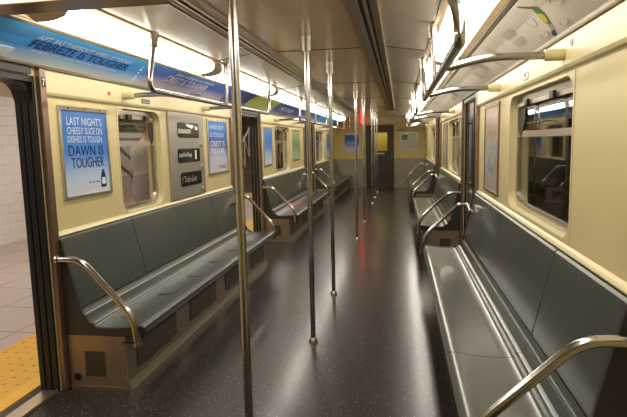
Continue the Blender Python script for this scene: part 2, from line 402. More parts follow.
# windows: cream recessed surround, steel frame, meeting rail, panes
n_win = [0]
def window(s, y0, y1, z0, z1):
    n_win[0] += 1
    r = sroot('window_%d' % n_win[0], (s * (W + 0.06), (y0 + y1) / 2, z0))
    e = 0.001; iy0, iy1, iz0, iz1 = y0 + e, y1 - e, z0 + e, z1 - e
    n = 6
    def sq(a, b, c, d):   # square loop with as many points as the rounded one
        o = []
        for cy, cz in ((b, d), (a, d), (a, c), (b, c)): o += [(cy, cz)] * (n + 1)
        return o
    bm = bmn(); ring_x(bm, sq(iy0, iy1, iz0, iz1), rrect(iy0 + 0.012, iy1 - 0.012, iz0 + 0.012, iz1 - 0.012, 0.10, n), s * (W - 0.004), s * (W + 0.075))
    bmesh.ops.remove_doubles(bm, verts=bm.verts[:], dist=1e-6)
    obj('surround', bm, creamd, r)
    f0, f1, g0, g1 = iy0 + 0.014, iy1 - 0.014, iz0 + 0.014, iz1 - 0.014
    bm = bmn(); ring_x(bm, rrect(f0, f1, g0, g1, 0.098, n), rrect(f0 + 0.04, f1 - 0.04, g0 + 0.04, g1 - 0.04, 0.07, n), s * (W + 0.045), s * (W + 0.073))
    zr = g0 + (g1 - g0) * 0.665
    box(bm, s * (W + 0.046), s * (W + 0.070), f0 + 0.04, f1 - 0.04, zr - 0.019, zr + 0.019)
    fr = obj('window_frame', bm, framem, r)
    bm = bmn(); prism_x(bm, rrect(f0 + 0.036, f1 - 0.036, g0 + 0.036, zr - 0.018, 0.03, n), s * (W + 0.058), s * (W + 0.063)); obj('lower_pane', bm, glass, r)
    bm = bmn(); prism_x(bm, rrect(f0 + 0.036, f1 - 0.036, zr + 0.018, g1 - 0.036, 0.03, n), s * (W + 0.052), s * (W + 0.057)); obj('upper_pane', bm, glass, r)
    # hinged top sash: rail with two latches
    bm = bmn(); box(bm, s * (W + 0.030), s * (W + 0.044), f0 + 0.10, f1 - 0.05, g1 - 0.07, g1 - 0.045); obj('sash_bar', bm, framem, r, bevel=0.003)
    for k in (0.30, 0.72):
        yy = f0 + (f1 - f0) * k
        bm = bmn(); box(bm, s * (W + 0.010), s * (W + 0.0295), yy - 0.035, yy + 0.035, g1 - 0.075, g1 - 0.035); obj('sash_latch', bm, blackm, r, bevel=0.004)
    # thin dark brown shield-shaped patch in the upper far corner
    yk = f1 - 0.02; gw = 1.0 if s > 0 else 0.55
    bm = bmn()
    prism_x(bm, [(yk - 0.22 * gw, g1 - 0.085), (yk - 0.015, g1 - 0.08), (yk - 0.012, g1 - 0.15), (yk - 0.03 * gw, g1 - 0.22), (yk - 0.10 * gw, g1 - 0.27), (yk - 0.17 * gw, g1 - 0.21), (yk - 0.22 * gw, g1 - 0.15)], s * (W + 0.0440), s * (W + 0.0448))
    obj('corner_patch', bm, patchm, r)
    return r
for a in LWIN: window(-1, *a)
for a in RWIN: window(1, *a)

# ledge over the seat backs and the header panels with their joints
def between(doors, y0=Y0, y1=YE):
    cur = y0; out = []
    for a, b in doors: out.append((cur, a)); cur = b
    out.append((cur, y1)); return out
for s, doors in ((-1, LDOOR), (1, RDOOR)):
    for k, (a, b) in enumerate(between(doors)):
        bm = bmn(); prism(bm, [(s * W, 0.918), (s * 1.350, 0.918), (s * 1.346, 0.926), (s * 1.355, 0.936), (s * W, 0.946)], a + 0.05, b - 0.05); trim(bm, creamd)
        bm = bmn()
        ja = a + 0.05; cuts = [c for c in ([3.575, 5.19, 8.25, 9.8, 13.2, 14.7] if s < 0 else [2.555, 4.10, 7.25, 8.8, 12.0, 13.4]) if ja < c < b - 0.05]
        seq = [ja] + cuts + [b - 0.04]
        for i in range(len(seq) - 1):
            prism(bm, [(s * W, 1.735), (s * 1.352, 1.738), (s * 1.345, 1.752), (s * 1.345, 1.868), (s * 1.352, 1.876), (s * W, 1.876)], seq[i] + 0.0025, seq[i + 1] - 0.0025)
        trim(bm, creamd)
    # header over the doors
    for a, b in doors:
        bm = bmn(); box(bm, s * (W - 0.004), s * 1.352, a + 0.05, b - 0.05, 1.838, 1.878); trim(bm, rubber)
# backing of the advert strip and lower rail
for s in (-1, 1):
    bm = bmn(); sheet(bm, [(s * AD_BOT[0], AD_BOT[1]), (s * 1.30, 1.925), (s * 1.225, 1.985), (s * AD_TOP[0], AD_TOP[1])], (s * 0.02, 0.03), Y0, YE); trim(bm, basem)
    bm = bmn(); prism(bm, [(s * 1.355, 1.878), (s * 1.332, 1.880), (s * 1.328, 1.893), (s * 1.336, 1.893), (s * 1.352, 1.884)], Y0, YE); trim(bm, framem)
    bm = bmn(); prism(bm, [(s * 1.100, 2.032), (s * 1.122, 2.026), (s * 1.125, 2.031), (s * 1.104, 2.052)], Y0, YE); trim(bm, framem)

# door posts (left doors stand open onto the platform)
def post(s, y, face, name=None):
    """steel post beside a door; face = -1 when the door lies on its near side"""
    bm = bmn(); box(bm, s * 1.338, s * (W - 0.0005), y, y + 0.05, 0.0, 1.878); trim(bm, brown, bevel=0.004)
for y in (2.69, 7.37, 12.24): post(-1, y, -1)
for y in (6.04, 10.93): post(-1, y, 1)
for y in (5.235, 9.755, 6.42, 10.95): post(1, y, 1)
for k, (a, b) in enumerate(LDOOR):        # rubber-lined pockets and edge of the open leaf
    bm = bmn()
    for y0_, y1_ in ((a, a + 0.02), (b - 0.02, b)):
        for xa in (1.375, 1.418, 1.461): box(bm, -xa, -(xa + 0.034), y0_ + 0.0005, y1_ - 0.0005, 0.001, 1.834)
    trim(bm, rubber, bevel=0.004)
    bm = bmn(); box(bm, -(W + 0.001), -1.499, a + 0.021, b - 0.021, 1.80, 1.834); trim(bm, rubber)
    bm = bmn(); prism_x(bm, [(b - 0.021, 1.799), (b - 0.12, 1.799), (b - 0.075, 1.785), (b - 0.045, 1.755), (b - 0.021, 1.69)], -1.40, -1.49); trim(bm, rubber)
    bm = bmn(); box(bm, -1.475, -1.372, a + 0.021, b - 0.021, 0.0005, 0.012); box(bm, -1.395, -1.376, a + 0.021, b - 0.021, 0.012, 0.018); trim(bm, lipm)
# closed sliding doors on the right
n_door = [0]
for a, b in RDOOR:
    n_door[0] += 1
    r = sroot('door_%d' % n_door[0], (1.42, (a + b) / 2, 0.0))
    mid = (a + b) / 2
    for y0_, y1_ in ((a + 0.002, mid - 0.004), (mid + 0.004, b - 0.002)):
        bm = bmn(); yo0, yo1 = y0_ + 0.12, y1_ - 0.12
        for q in ((y0_, yo0, 0.02, 1.83), (yo1, y1_, 0.02, 1.83), (yo0, yo1, 0.02, 0.93), (yo0, yo1, 1.62, 1.83)):
            box(bm, 1.405, 1.44, *q)
        bmesh.ops.remove_doubles(bm, verts=bm.verts[:], dist=1e-5)
        lf = obj('door_leaf', bm, steel, r)
        bm = bmn(); box(bm, 1.42, 1.425, yo0 - 0.001, yo1 + 0.001, 0.93, 1.62); obj('door_pane', bm, glass, lf)
        bm = bmn(); ring_x(bm, rrect(yo0 - 0.03, yo1 + 0.03, 0.90, 1.65, 0.03), rrect(yo0 + 0.005, yo1 - 0.005, 0.935, 1.615, 0.03), 1.398, 1.4045); obj('pane_gasket', bm, rubber, lf)
        ye = y1_ if y1_ < mid else y0_
    bm = bmn(); box(bm, 1.395, 1.4045, mid - 0.03, mid + 0.03, 0.02, 1.83); obj('meeting_edge', bm, rubber, r)
    bm = bmn(); box(bm, 1.375, 1.395, a + 0.004, a + 0.03, 0.02, 1.83); box(bm, 1.375, 1.395, b - 0.03, b - 0.004, 0.02, 1.83); obj('edge_gasket', bm, rubber, r)

# end wall with its door
def bw(x0, x1, z0, z1, m, y=YE, t=0.05):
    bm = bmn(); box(bm, x0, x1, y, y + t, z0, z1); return bm
bm = bmn(); box(bm, -1.5, -0.40, YE, YE + 0.06, 0, 2.2); box(bm, 0.45, 1.5, YE, YE + 0.06, 0, 2.2); box(bm, -0.40, 0.45, YE, YE + 0.06, 1.90, 2.2); struct('wall_end', bm, creamy)
bm = bmn(); box(bm, -W, -0.42, YE - 0.012, YE - 0.001, 0, 0.895); box(bm, 0.455, W, YE - 0.012, YE - 0.001, 0, 0.895); trim(bm, endsteel)
bm = bmn(); box(bm, -1.1, 1.1, YE - 0.10, YE - 0.001, 1.985, ZC - 0.002); trim(bm, creamd)
r = sroot('door_3', (0.03, YE, 0))
bm = bmn()
for q in ((-0.37, -0.13, 0.01, 1.88), (0.25, 0.42, 0.01, 1.88), (-0.13, 0.25, 0.01, 1.13), (-0.13, 0.25, 1.68, 1.88)):
    box(bm, q[0], q[1], YE - 0.02, YE + 0.02, q[2], q[3])
bmesh.ops.remove_doubles(bm, verts=bm.verts[:], dist=1e-5); obj('door_leaf', bm, enddoor, r)
bm = bmn(); box(bm, -0.129, 0.249, YE - 0.002, YE + 0.003, 1.131, 1.679); obj('door_pane', bm, glass, r)
bm = bmn()
for q in ((-0.40, -0.371, 0, 1.91), (0.421, 0.45, 0, 1.91), (-0.371, 0.421, 1.881, 1.91)): box(bm, q[0], q[1], YE - 0.035, YE + 0.03, q[2], q[3])
obj('door_frame', bm, enddoor, r)
bm = bmn(); box(bm, -0.12, 0.16, YE - 0.034, YE - 0.021, 1.03, 1.07); obj('door_plate', bm, steel, r)
bm = bmn(); tube(bm, fillet([(0.385, YE - 0.021, 1.02), (0.385, YE - 0.06, 1.02), (0.385, YE - 0.06, 0.90)], 0.02), 0.011, 10); obj('door_handle', bm, tubem, r)
# vestibule beyond the end door: the next car's lit end
bm = bmn(); box(bm, -0.8, 0.8, YE + 1.6, YE + 1.66, 0, 2.3); struct('wall_next_car', bm, mat('next_car_yellow', (0.72, 0.56, 0.08), 0.4))
t = thing('ceiling_light', 'small added light beyond the end door, out of view, brightening the next car wall', 'light', (0, YE + 1.0, 2.2))  # added lamp, itself out of view, to brighten the next car's wall
bm = bmn(); box(bm, -0.3, 0.3, YE + 0.7, YE + 1.3, 2.20, 2.25); obj('housing', bm, endcap, t)
bm = bmn(); box(bm, -0.28, 0.28, YE + 0.72, YE + 1.28, 2.185, 2.199); lit_under(obj('diffuser', bm, endcap, t), lampm)
# crossbeam at the door portal, upper left, near the camera
bm = bmn(); prism_x(bm, [(1.88, 1.985), (1.985, 1.975), (2.0, 1.985), (2.0, 2.12), (1.88, 2.12)], -1.20, -0.24); trim(bm, brown, bevel=0.004)

# ================================================================== BENCHES
PROFILE = [(0.866, 0.340), (0.848, 0.352), (0.843, 0.372), (0.850, 0.391), (0.868, 0.399), (0.900, 0.396), (0.96, 0.387), (1.03, 0.381), (1.10, 0.380), (1.150, 0.384), (1.163, 0.392), (1.172, 0.404), (1.184, 0.408), (1.198, 0.412), (1.207, 0.430), (1.216, 0.452), (1.228, 0.458), (1.236, 0.470), (1.243, 0.489)]
def bench(s, y0, y1, cuts, label, near_end=True):
    t = thing('bench', label, 'bench', (s * 1.12, (y0 + y1) / 2, 0.0), 'benches along the walls')
    e = 0.022
    segs = [y0 + e] + cuts + [y1 - e]
    bm = bmn()
    for i in range(len(segs) - 1):
        a, b = segs[i] + (0.002 if i else 0), segs[i + 1] - (0.002 if i < len(segs) - 2 else 0)
        under = [(1.243, 0.465), (1.20, 0.38), (1.15, 0.362), (1.03, 0.360), (0.90, 0.372), (0.875, 0.365)]
        prism(bm, [(s * x, z) for x, z in PROFILE + under], a, b)
    st = obj('seat', bm, seatm, t, smooth=True)
    # pressed recess outlines in each seat place
    bm = bmn()
    n = max(2, int((y1 - y0) / 0.55)); st_w = (y1 - y0 - 0.3) / n
    for i in range(n):
        ya = y0 + 0.15 + i * st_w + 0.05; yb = ya + st_w - 0.10
        if s > 0: continue
        prism(bm, [(s * 0.985, 0.3838), (s * 0.985, 0.3868), (s * 1.09, 0.3834), (s * 1.09, 0.3800)], ya, yb)
    if s < 0: obj('seat_pad', bm, seatm, st)
    else: bm.free()
    for i in range(len(segs) - 1):
        a, b = segs[i] + (0.004 if i else 0), segs[i + 1] - (0.004 if i < len(segs) - 2 else 0)
        bm = bmn(); prism(bm, [(s * 1.246, 0.492), (s * 1.240, 0.500), (s * 1.332, 0.905), (s * 1.343, 0.914), (s * 1.362, 0.914), (s * 1.362, 0.492)], a, b)
        obj('backrest', bm, seatm, t, bevel=0.006)
    # dark end panels closing the shell
    endp = [(1.366, 0.335), (1.366, 0.905), (1.352, 0.914), (1.325, 0.905)] + [(x - 0.012, z + 0.004) for x, z in reversed(PROFILE[1:])] + [(0.866, 0.335)]
    for a, b in ((y0, y0 + e - 0.002), (y1 - e + 0.002, y1)):
        bm = bmn(); prism(bm, [(s * x, z) for x, z in endp], a, b); obj('end_panel', bm, seatd, t)
    # base cabinet
    bm = bmn(); box(bm, s * 0.968, s * 1.366, y0 + 0.012, y1 - 0.012, 0.0, 0.334); b_ = obj('base', bm, basem, t)
    for y_, d in ((y0, 0.0115), (y1, -0.0115)):
        bm = bmn(); box(bm, s * 0.966, s * 1.33, min(y_, y_ + d), max(y_, y_ + d), 0.02, 0.334); ep = obj('base_end', bm, baseend, t)
        bm = bmn(); yy = y_ - 0.002 if d > 0 else y_ + 0.002
        box(bm, s * 1.10, s * 1.228, min(yy, y_), max(yy, y_), 0.085, 0.238); obj('vent_grille', bm, grille, ep)
        bm = bmn(); cyl(bm, (s * 1.285, y_, 0.075), (s * 1.285, yy, 0.075), 0.024); obj('lock', bm, blackm, ep)
    bm = bmn(); prism(bm, [(s * 0.955, 0.0), (s * 0.967, 0.0), (s * 0.967, 0.045), (s * 0.963, 0.045), (s * 0.955, 0.012)], y0 + 0.012, y1 - 0.012)
    box(bm, s * 0.955, s * 1.33, y0 - 0.006, y0 - 0.0005, 0.0, 0.022); obj('kick_strip', bm, lipm, t)
    bm = bmn(); box(bm, s * 0.895, s * 0.967, y0 + 0.03, y1 - 0.03, 0.318, 0.334); obj('front_rail', bm, basem, t)
    n = max(3, round((y1 - y0) / 0.80)); wd = (y1 - y0) / n
    for i in range(n):
        ya = y0 + i * wd + 0.13; yb = y0 + (i + 1) * wd - 0.13
        bm = bmn(); box(bm, s * 0.9665, s * 0.9625, ya, yb, 0.095, 0.255); g = obj('heater_grille', bm, grille, b_)
        for q in (0.25, 0.72):
            yc = ya + (yb - ya) * q
            bm = bmn(); box(bm, s * 0.9620, s * 0.9590, yc - 0.05, yc + 0.05, 0.088, 0.1); obj('hinge', bm, blackm, b_)
    return t
bench(-1, 2.73, 6.05, [3.575, 5.2], 'grey-green bench on the left nearest the camera, under the blue dish soap poster')
bench(-1, 7.42, 10.93, [8.3, 10.05], 'grey-green bench on the left, middle one, beyond the second open doorway')
bench(-1, 12.30, 16.15, [13.2, 15.2], 'grey-green bench on the left farthest away, against the end wall')
bench(1, 1.735, 5.24, [2.55, 4.30], 'long grey bench on the right nearest the camera, under the large dark window')
bench(1, 6.47, 9.75, [7.3, 8.9], 'grey bench on the right, middle one, just past the closed doors')
bench(1, 11.0, 14.7, [11.9, 13.8], 'grey bench on the right farthest away, near the end wall')

# tubular rail at each bench end
def armrail(s, y, wall_side, label, back=0):
    t = thing('bench_end_rail', label, 'handrail', (s * 0.866, y, 0.33), 'bent tube rails at the bench ends')
    kx, kz, fx = (0.888, 0.475, 0.866) if s < 0 else (0.862, 0.490, 0.842)
    pts = [(s * 1.335, y, 0.80), (s * 1.185, y, 0.80), (s * kx, y, kz), (s * fx, y, 0.315)]
    if back: pts = [(s * 1.268, y + back, 0.762), (s * 1.28, y, 0.80)] + pts[1:]
    if back:
        bm = bmn(); tube(bm, fillet([pts[0], (s * 1.278, y - 0.02, 0.797), (s * 1.265, y, 0.80), (s * 1.24, y, 0.80)], 0.02), 0.0192, 16); obj('wall_return', bm, tubem, t, smooth=True)
        pts = [(s * 1.2395, y, 0.80)] + pts[2:]
    bm = bmn(); tube(bm, fillet(pts, 0.09), 0.0192, 16); obj('rail_tube', bm, tubem, t, smooth=True)
    bm = bmn(); cyl(bm, (s * fx, y, 0.316), (s * fx, y, 0.298), 0.024); box(bm, s * fx, s * 0.967, y - 0.014, y + 0.014, 0.300, 0.316); obj('foot_bracket', bm, tubem, t)
    bm = bmn()
    if back: disc = cyl(bm, (s * 1.266, y + back, 0.764), (s * 1.2915, y + back, 0.758), 0.022)
    else: cyl(bm, (s * 1.337, y, 0.80), (s * 1.322, y, 0.80), 0.026)
    obj('wall_flange', bm, tubem, t)
    return t
for s, k, y, bk, lb in ((-1, 0, 2.695, 0, 'bent steel rail at the near end of the nearest left bench, beside the open doorway'),
                    (-1, 0, 6.09, -0.25, 'bent steel rail at the far end of the nearest left bench'),
                    (-1, 1, 7.385, 0, 'bent steel rail at the near end of the middle left bench'),
                    (-1, 1, 10.97, -0.25, 'bent steel rail at the far end of the middle left bench'),
                    (-1, 2, 12.265, 0, 'bent steel rail at the near end of the farthest left bench'),
                    (1, 0, 1.70, 0, 'bent steel rail in the lower right corner, closest to the camera'),
                    (1, 0, 5.28, -0.28, 'bent steel rail at the far end of the nearest right bench'),
                    (1, 1, 6.435, 0, 'bent steel rail at the near end of the middle right bench'),
                    (1, 1, 9.79, -0.28, 'bent steel rail at the far end of the middle right bench'),
                    (1, 2, 10.965, 0, 'bent steel rail at the near end of the farthest right bench'),
                    (1, 2, 14.74, -0.28, 'bent steel rail at the far end of the farthest right bench')):
    armrail(s, y, s, lb, bk)

# ================================================================== POLES
ORD = ['nearest the camera, at the left of the aisle', 'second from the camera', 'third from the camera', 'fourth from the camera', 'fifth from the camera', 'sixth from the camera', 'seventh from the camera', 'eighth and farthest, by the end door']
for k, y in enumerate([1.986, 3.61, 4.815, 7.634, 9.323, 12.10, 13.407, 14.816]):
    t = thing('pole', 'stainless steel floor-to-ceiling pole, ' + ORD[k], 'pole', (0, y, 0), 'poles down the aisle')
    bm = bmn(); cyl(bm, (0, y, 0.0), (0, y, ZC), 0.0178, seg=24); obj('tube', bm, tubem, t, smooth=True)
    bm = bmn(); cyl(bm, (0, y, 0.045 + 2.003), (0, y, 2.108), 0.0295, 0.0305, 24); cyl(bm, (0, y, 2.109), (0, y, ZC - 0.0005), 0.0315, 0.032, 24); obj('ceiling_collar', bm, collarm, t, smooth=True)
    bm = bmn(); tube(bm, [(0, y, 0.0005), (0, y, 0.012), (0, y, 0.03), (0, y, 0.036)], [0.034, 0.032, 0.024, 0.019], 24); obj('floor_flange', bm, lipm, t, smooth=True)

# ================================================================== LIGHT FIXTURES
def fixture(s, y0, y1, label):
    t = thing('ceiling_light', label, 'light', (s * 0.97, (y0 + y1) / 2, 2.08), 'fluorescent fixtures above the benches')
    bm = bmn()
    prism(bm, [(s * 0.818, 2.094), (s * 0.858, 2.084), (s * 0.858, 2.092), (s * 0.818, 2.104)], y0, y1)
    prism(bm, [(s * 1.048, 2.050), (s * 1.0985, 2.044), (s * 1.0985, 2.056), (s * 1.048, 2.064)], y0, y1)
    obj('frame', bm, lightfr, t)
    pts = [(0.859, 2.084), (0.864, 2.052), (0.882, 2.031), (0.93, 2.017), (0.98, 2.011), (1.022, 2.012), (1.041, 2.020), (1.046, 2.048)]
    bm = bmn(); sheet(bm, [(s * x, z) for x, z in pts], (0, 0.010), y0 + 0.10, y1 - 0.10); lit_under(obj('diffuser', bm, endcap, t, smooth=True), lampm)
    for ya, yb in ((y0 + 0.002, y0 + 0.099), (y1 - 0.002, y1 - 0.099)):
        bm = bmn()
        c = 1.03; loops = []
        for yy, k in ((ya, 0.35), (ya + (yb - ya) * 0.55, 0.75), (yb, 1.0)):
            loops.append([bm.verts.new((s * x, yy, 2.09 + (z - 2.09) * k)) for x, z in pts] + [bm.verts.new((s * 1.046, yy, 2.098)), bm.verts.new((s * 0.859, yy, 2.098))])
        n = len(loops[0])
        for i in range(2):
            for j in range(n): bm.faces.new((loops[i][j], loops[i][(j + 1) % n], loops[i + 1][(j + 1) % n], loops[i + 1][j]))
        bm.faces.new(loops[0]); bm.faces.new(loops[-1][::-1])
        obj('end_cap', bm, endcap, t)
    return t
NUM = ['nearest', 'second', 'third', 'fourth', 'fifth', 'sixth', 'seventh', 'eighth']
ends = [-1.55, 0.09, 2.17, 4.29, 6.41, 8.53, 10.65, 12.77, 14.89]
for s, side in ((-1, 'left'), (1, 'right')):
    for k in range(1, len(ends) - 1):
        vis = k - 2 if s < 0 else k - 1
        if vis < 0: lb = 'lit fluorescent fixture on the %s side, %s the camera' % (side, 'above' if k else 'behind')
        else: lb = 'lit fluorescent ceiling fixture above the %s benches, %s from the camera' % (side, NUM[vis])
        fixture(s, ends[k] + 0.002, ends[k + 1] - 0.002, lb)

# ================================================================== OVERHEAD GRAB RAILS
def grab(s, ys, arms, label, lean=0.06):
    t = thing('overhead_grab_rail', label, 'handrail', (s * 0.86, ys[0], 1.77), 'overhead grab rails')
    zr = 1.762; xr = 0.822
    r_ = 0.0205 if lean > 0.1 else 0.016
    run = [(s * 0.809, ys[0] + lean, 2.03)] + ([(s * 0.818, ys[0] + 0.03, 1.86)] if lean > 0.1 else []) + [(s * xr, ys[0] - 0.01, zr), (s * xr, ys[-1], zr), (s * 0.818, ys[-1] + 0.02, 1.88), (s * 0.809, ys[-1], 2.03)]
    bm = bmn(); tube(bm, fillet(run, 0.085, 10), r_, 16); obj('rail_tube', bm, tubem, t, smooth=True)
    bm = bmn(); tube(bm, [(s * 0.809, ys[1], 2.03), (s * xr, ys[1], zr + 0.012)], 0.0135, 12); obj('hanger_rod', bm, tubem, t, smooth=True)
    for y in ys:
        ly = lean if y == ys[0] else 0.0
        bm = bmn(); cyl(bm, (s * 0.803, y + ly * 1.25, 2.100), (s * 0.8095, y + ly * 0.95, 2.018), 0.026); obj('hanger_sleeve', bm, tubem, t, smooth=True)
    for y in arms:
        bm = bmn(); tube(bm, fillet([(s * (xr + 0.014), y, zr + 0.002), (s * 1.02, y, 1.803), (s * 1.30, y, 1.800)], 0.08), 0.0175, 12); a = obj('arm', bm, tubem, t, smooth=True)
        bm = bmn(); cyl(bm, (s * 1.262, y, 1.800), (s * 1.3445, y, 1.800), 0.0265); obj('arm_socket', bm, creamd, a, smooth=True)
    return t
grab(-1, [2.94, 4.34, 5.80], [3.60, 5.14], 'overhead steel grab rail on the left nearest the camera, below the blue adverts')
grab(-1, [7.65, 9.12, 10.5], [8.25, 9.75], 'overhead steel grab rail on the left, second from the camera')
grab(-1, [12.4, 13.9, 15.4], [12.95, 14.4], 'overhead steel grab rail on the left farthest from the camera')
grab(1, [1.88, 3.20, 4.50], [2.565, 4.09], 'overhead steel grab rail on the right nearest the camera, bending at the top edge', 0.33)
grab(1, [6.35, 7.62, 8.95], [7.27, 8.76], 'overhead steel grab rail on the right, second from the camera')
grab(1, [11.6, 13.1, 14.6], [11.95, 13.4], 'overhead steel grab rail on the right farthest from the camera')

# ================================================================== ADVERT CARDS IN THE STRIP
AB = Vector((1.338, 0, 1.894)); AT = Vector((1.126, 0, 2.027))
CURVE = [(1.334, 1.8935), (1.288, 1.9265), (1.214, 1.982), (1.128, 2.0255)]
def card(s, y0, y1, m, label, group):
    ymid = (y0 + y1) / 2
    t = thing('advert_card', label, 'advertisement', (s * 1.22, ymid, 1.96), group)
    bm = bmn(); sheet(bm, [(s * (x - 0.0015), z - 0.001) for x, z in CURVE], (s * 0.0012, 0.0012), y0 + 0.002, y1 - 0.002); c = obj('card', bm, m, t)
    return t
def strip_text(s, t, name, text, ya, yb, ta, tb, m, shear=0.0):
    """text on the card between y = ya..yb (reading order) at heights ta..tb (0 bottom .. 1 top)"""
    def at(tt):
        n = len(CURVE) - 1; q = tt * n; i = min(n - 1, int(q)); f = q - i
        return Vector((CURVE[i][0] * (1 - f) + CURVE[i + 1][0] * f, 0, CURVE[i][1] * (1 - f) + CURVE[i + 1][1] * f))
    a, b = at(ta), at(tb); tm = at((ta + tb) / 2)
    chord = (a + b) / 2; bulge = (tm - chord).length
    a = Vector((a.x * s, ya, a.z)); b2 = Vector((b.x * s, ya, b.z))
    return lettering(name, text, abs(yb - ya), (b - a if False else b2 - a).length, a, (0, 1 if yb > ya else -1, 0), b2 - a, m, t, shear, off=0.004 + bulge)
SKY = [(0.0, (0.88, 0.90, 0.92)), (0.22, (0.46, 0.66, 0.90)), (0.5, (0.06, 0.30, 0.80)), (1.0, (0.10, 0.42, 0.88))]
PUR = [(0.0, (0.86, 0.82, 0.82)), (0.28, (0.52, 0.48, 0.66)), (0.6, (0.11, 0.14, 0.50)), (1.0, (0.06, 0.20, 0.62))]
GRN = [(0.0, (0.66, 0.66, 0.42)), (0.4, (0.42, 0.46, 0.12)), (1.0, (0.30, 0.36, 0.10))]
PAL = [(0.0, (0.80, 0.74, 0.66)), (0.5, (0.86, 0.80, 0.72)), (1.0, (0.82, 0.76, 0.67))]
BLU = [(0.0, (0.40, 0.44, 0.55)), (0.35, (0.08, 0.10, 0.32)), (1.0, (0.03, 0.06, 0.28))]
for nm, st_ in (('sky', SKY), ('purple', PUR), ('olive', GRN), ('pale', PAL), ('deepblue', BLU)):
    grad('card_' + nm, 'Z', -0.07, 0.07, st_)
G1 = 'advert cards in the left strip'; G2 = 'advert cards in the right strip'
t = card(-1, 1.35, 3.72, MATS['card_sky'], 'sky blue advert card in the left strip reading FEBREZE IS TOUGHER', G1)
strip_text(-1, t, 'headline', 'APT 3AS TAKEOUT SMELL IS TOUGH', 2.49, 3.42, 0.745, 0.86, palewhite)
strip_text(-1, t, 'slogan', 'FEBREZE IS TOUGHER.', 2.49, 3.46, 0.52, 0.73, navy)
strip_text(-1, t, 'small_print', 'tougher odor elimination for tougher living', 2.53, 3.36, 0.42, 0.475, palewhite)
bm = bmn()
for k in range(5): prism(bm, [(-(1.30 - 0.028 * k), 1.912 + 0.021 * k), (-(1.286 - 0.028 * k), 1.924 + 0.021 * k), (-(1.283 - 0.028 * k), 1.921 + 0.021 * k), (-(1.297 - 0.028 * k), 1.909 + 0.021 * k)], 3.66 - 0.012 * k - 0.02, 3.675 - 0.012 * k - 0.02)
obj('dash_marks', bm, white, t)
bm = bmn(); prism(bm, [(-1.322, 1.898), (-1.270, 1.936), (-1.267, 1.933), (-1.319, 1.895)], 2.20, 2.42); obj('corner_sticker', bm, palewhite, t)
t = card(-1, 3.72, 5.55, MATS['card_purple'], 'violet and blue advert card in the left strip reading CREST IS TOUGHER', G1)
strip_text(-1, t, 'headline', 'THIS EVENING IS TOUGH', 4.12, 4.98, 0.82, 0.94, palewhite)
strip_text(-1, t, 'slogan', 'CREST IS TOUGHER', 4.05, 4.93, 0.53, 0.77, white)
strip_text(-1, t, 'emblem', 'Crest', 4.74, 5.0, 0.18, 0.36, navy)
card(-1, 5.55, 6.45, MATS['card_deepblue'], 'dark blue advert card in the left strip above the second open doorway', G1)
card(-1, 6.45, 7.80, MATS['card_olive'], 'olive green advert card in the left strip', G1)
t = card(-1, 7.80, 9.9, MATS['card_deepblue'], 'deep blue advert card in the left strip with pale slanted lettering', G1)
strip_text(-1, t, 'slogan', 'CREST IS TOUGHER', 8.15, 9.1, 0.48, 0.78, palewhite)
card(-1, 9.9, 12.0, MATS['card_purple'], 'violet advert card in the left strip next to last before the end', G1)
card(-1, 12.0, 16.2, MATS['card_sky'], 'pale blue advert card in the left strip at the far end', G1)
# right strip
t = card(1, 1.30, 3.30, MATS['card_pale'], 'pale beige advert card on the right showing a reaching figure in yellow and green', G2)
def rp(y, tt, off=0.003):
    n = len(CURVE) - 1; q = max(0, min(0.9999, tt)) * n; i = int(q); f = q - i
    x = CURVE[i][0] * (1 - f) + CURVE[i + 1][0] * f; z = CURVE[i][1] * (1 - f) + CURVE[i + 1][1] * f
    return (x - off * 0.6, y, z - off * 0.8)
def blob(name, pts, m, parent, off=0.003):
    """flat printed shape on the right-hand card, subdivided to follow its curve"""
    bm = bmn(); vs_ = [bm.verts.new(rp(y, tt, off)) for y, tt in pts]
    c = bm.verts.new(rp(sum(p[0] for p in pts) / len(pts), sum(p[1] for p in pts) / len(pts), off))
    for i in range(len(vs_)): bm.faces.new((c, vs_[i], vs_[(i + 1) % len(vs_)]))
    ex = bmesh.ops.extrude_face_region(bm, geom=bm.faces[:])
    for v in ex['geom']:
        if isinstance(v, bmesh.types.BMVert): v.co += Vector((0.0004, 0, 0.0005))
    return obj(name, bm, m, parent)
blob('drawn_arm', [(2.575, 0.93), (2.560, 0.95), (2.500, 0.82), (2.455, 0.73), (2.480, 0.68), (2.520, 0.78)], brownp, t)
blob('drawn_body', [(2.500, 0.76), (2.455, 0.72), (2.470, 0.56), (2.520, 0.38), (2.560, 0.36), (2.570, 0.46), (2.545, 0.62)], greenp, t)
blob('drawn_shirt', [(2.525, 0.68), (2.490, 0.66), (2.500, 0.52), (2.540, 0.42), (2.560, 0.46), (2.545, 0.58)], yellowp, t, 0.004)
blob('drawn_legs', [(2.565, 0.40), (2.520, 0.39), (2.560, 0.20), (2.600, 0.14), (2.620, 0.18), (2.590, 0.30)], greyink, t)
blob('drawn_shoes', [(2.615, 0.22), (2.570, 0.20), (2.610, 0.04), (2.650, 0.03), (2.650, 0.12)], bluep, t, 0.004)
for k, (yc, tc, ra, rb) in enumerate([(2.33, 0.80, 0.05, 0.05), (2.27, 0.62, 0.05, 0.05), (2.67, 0.60, 0.045, 0.045), (2.70, 0.28, 0.05, 0.05), (2.42, 0.24, 0.04, 0.045)]):
    bm = bmn(); n = 22; pts = []
    for i in range(n):
        a = math.pi * 1.35 * i / (n - 1) + 2.6; pts.append(rp(yc + ra * math.cos(a) * (1 + 0.12 * math.cos(4 * a)), tc + rb * 2.2 * math.sin(a), 0.004))
    tube(bm, pts, 0.0016, 6); obj('drawn_outline', bm, greyink, t)
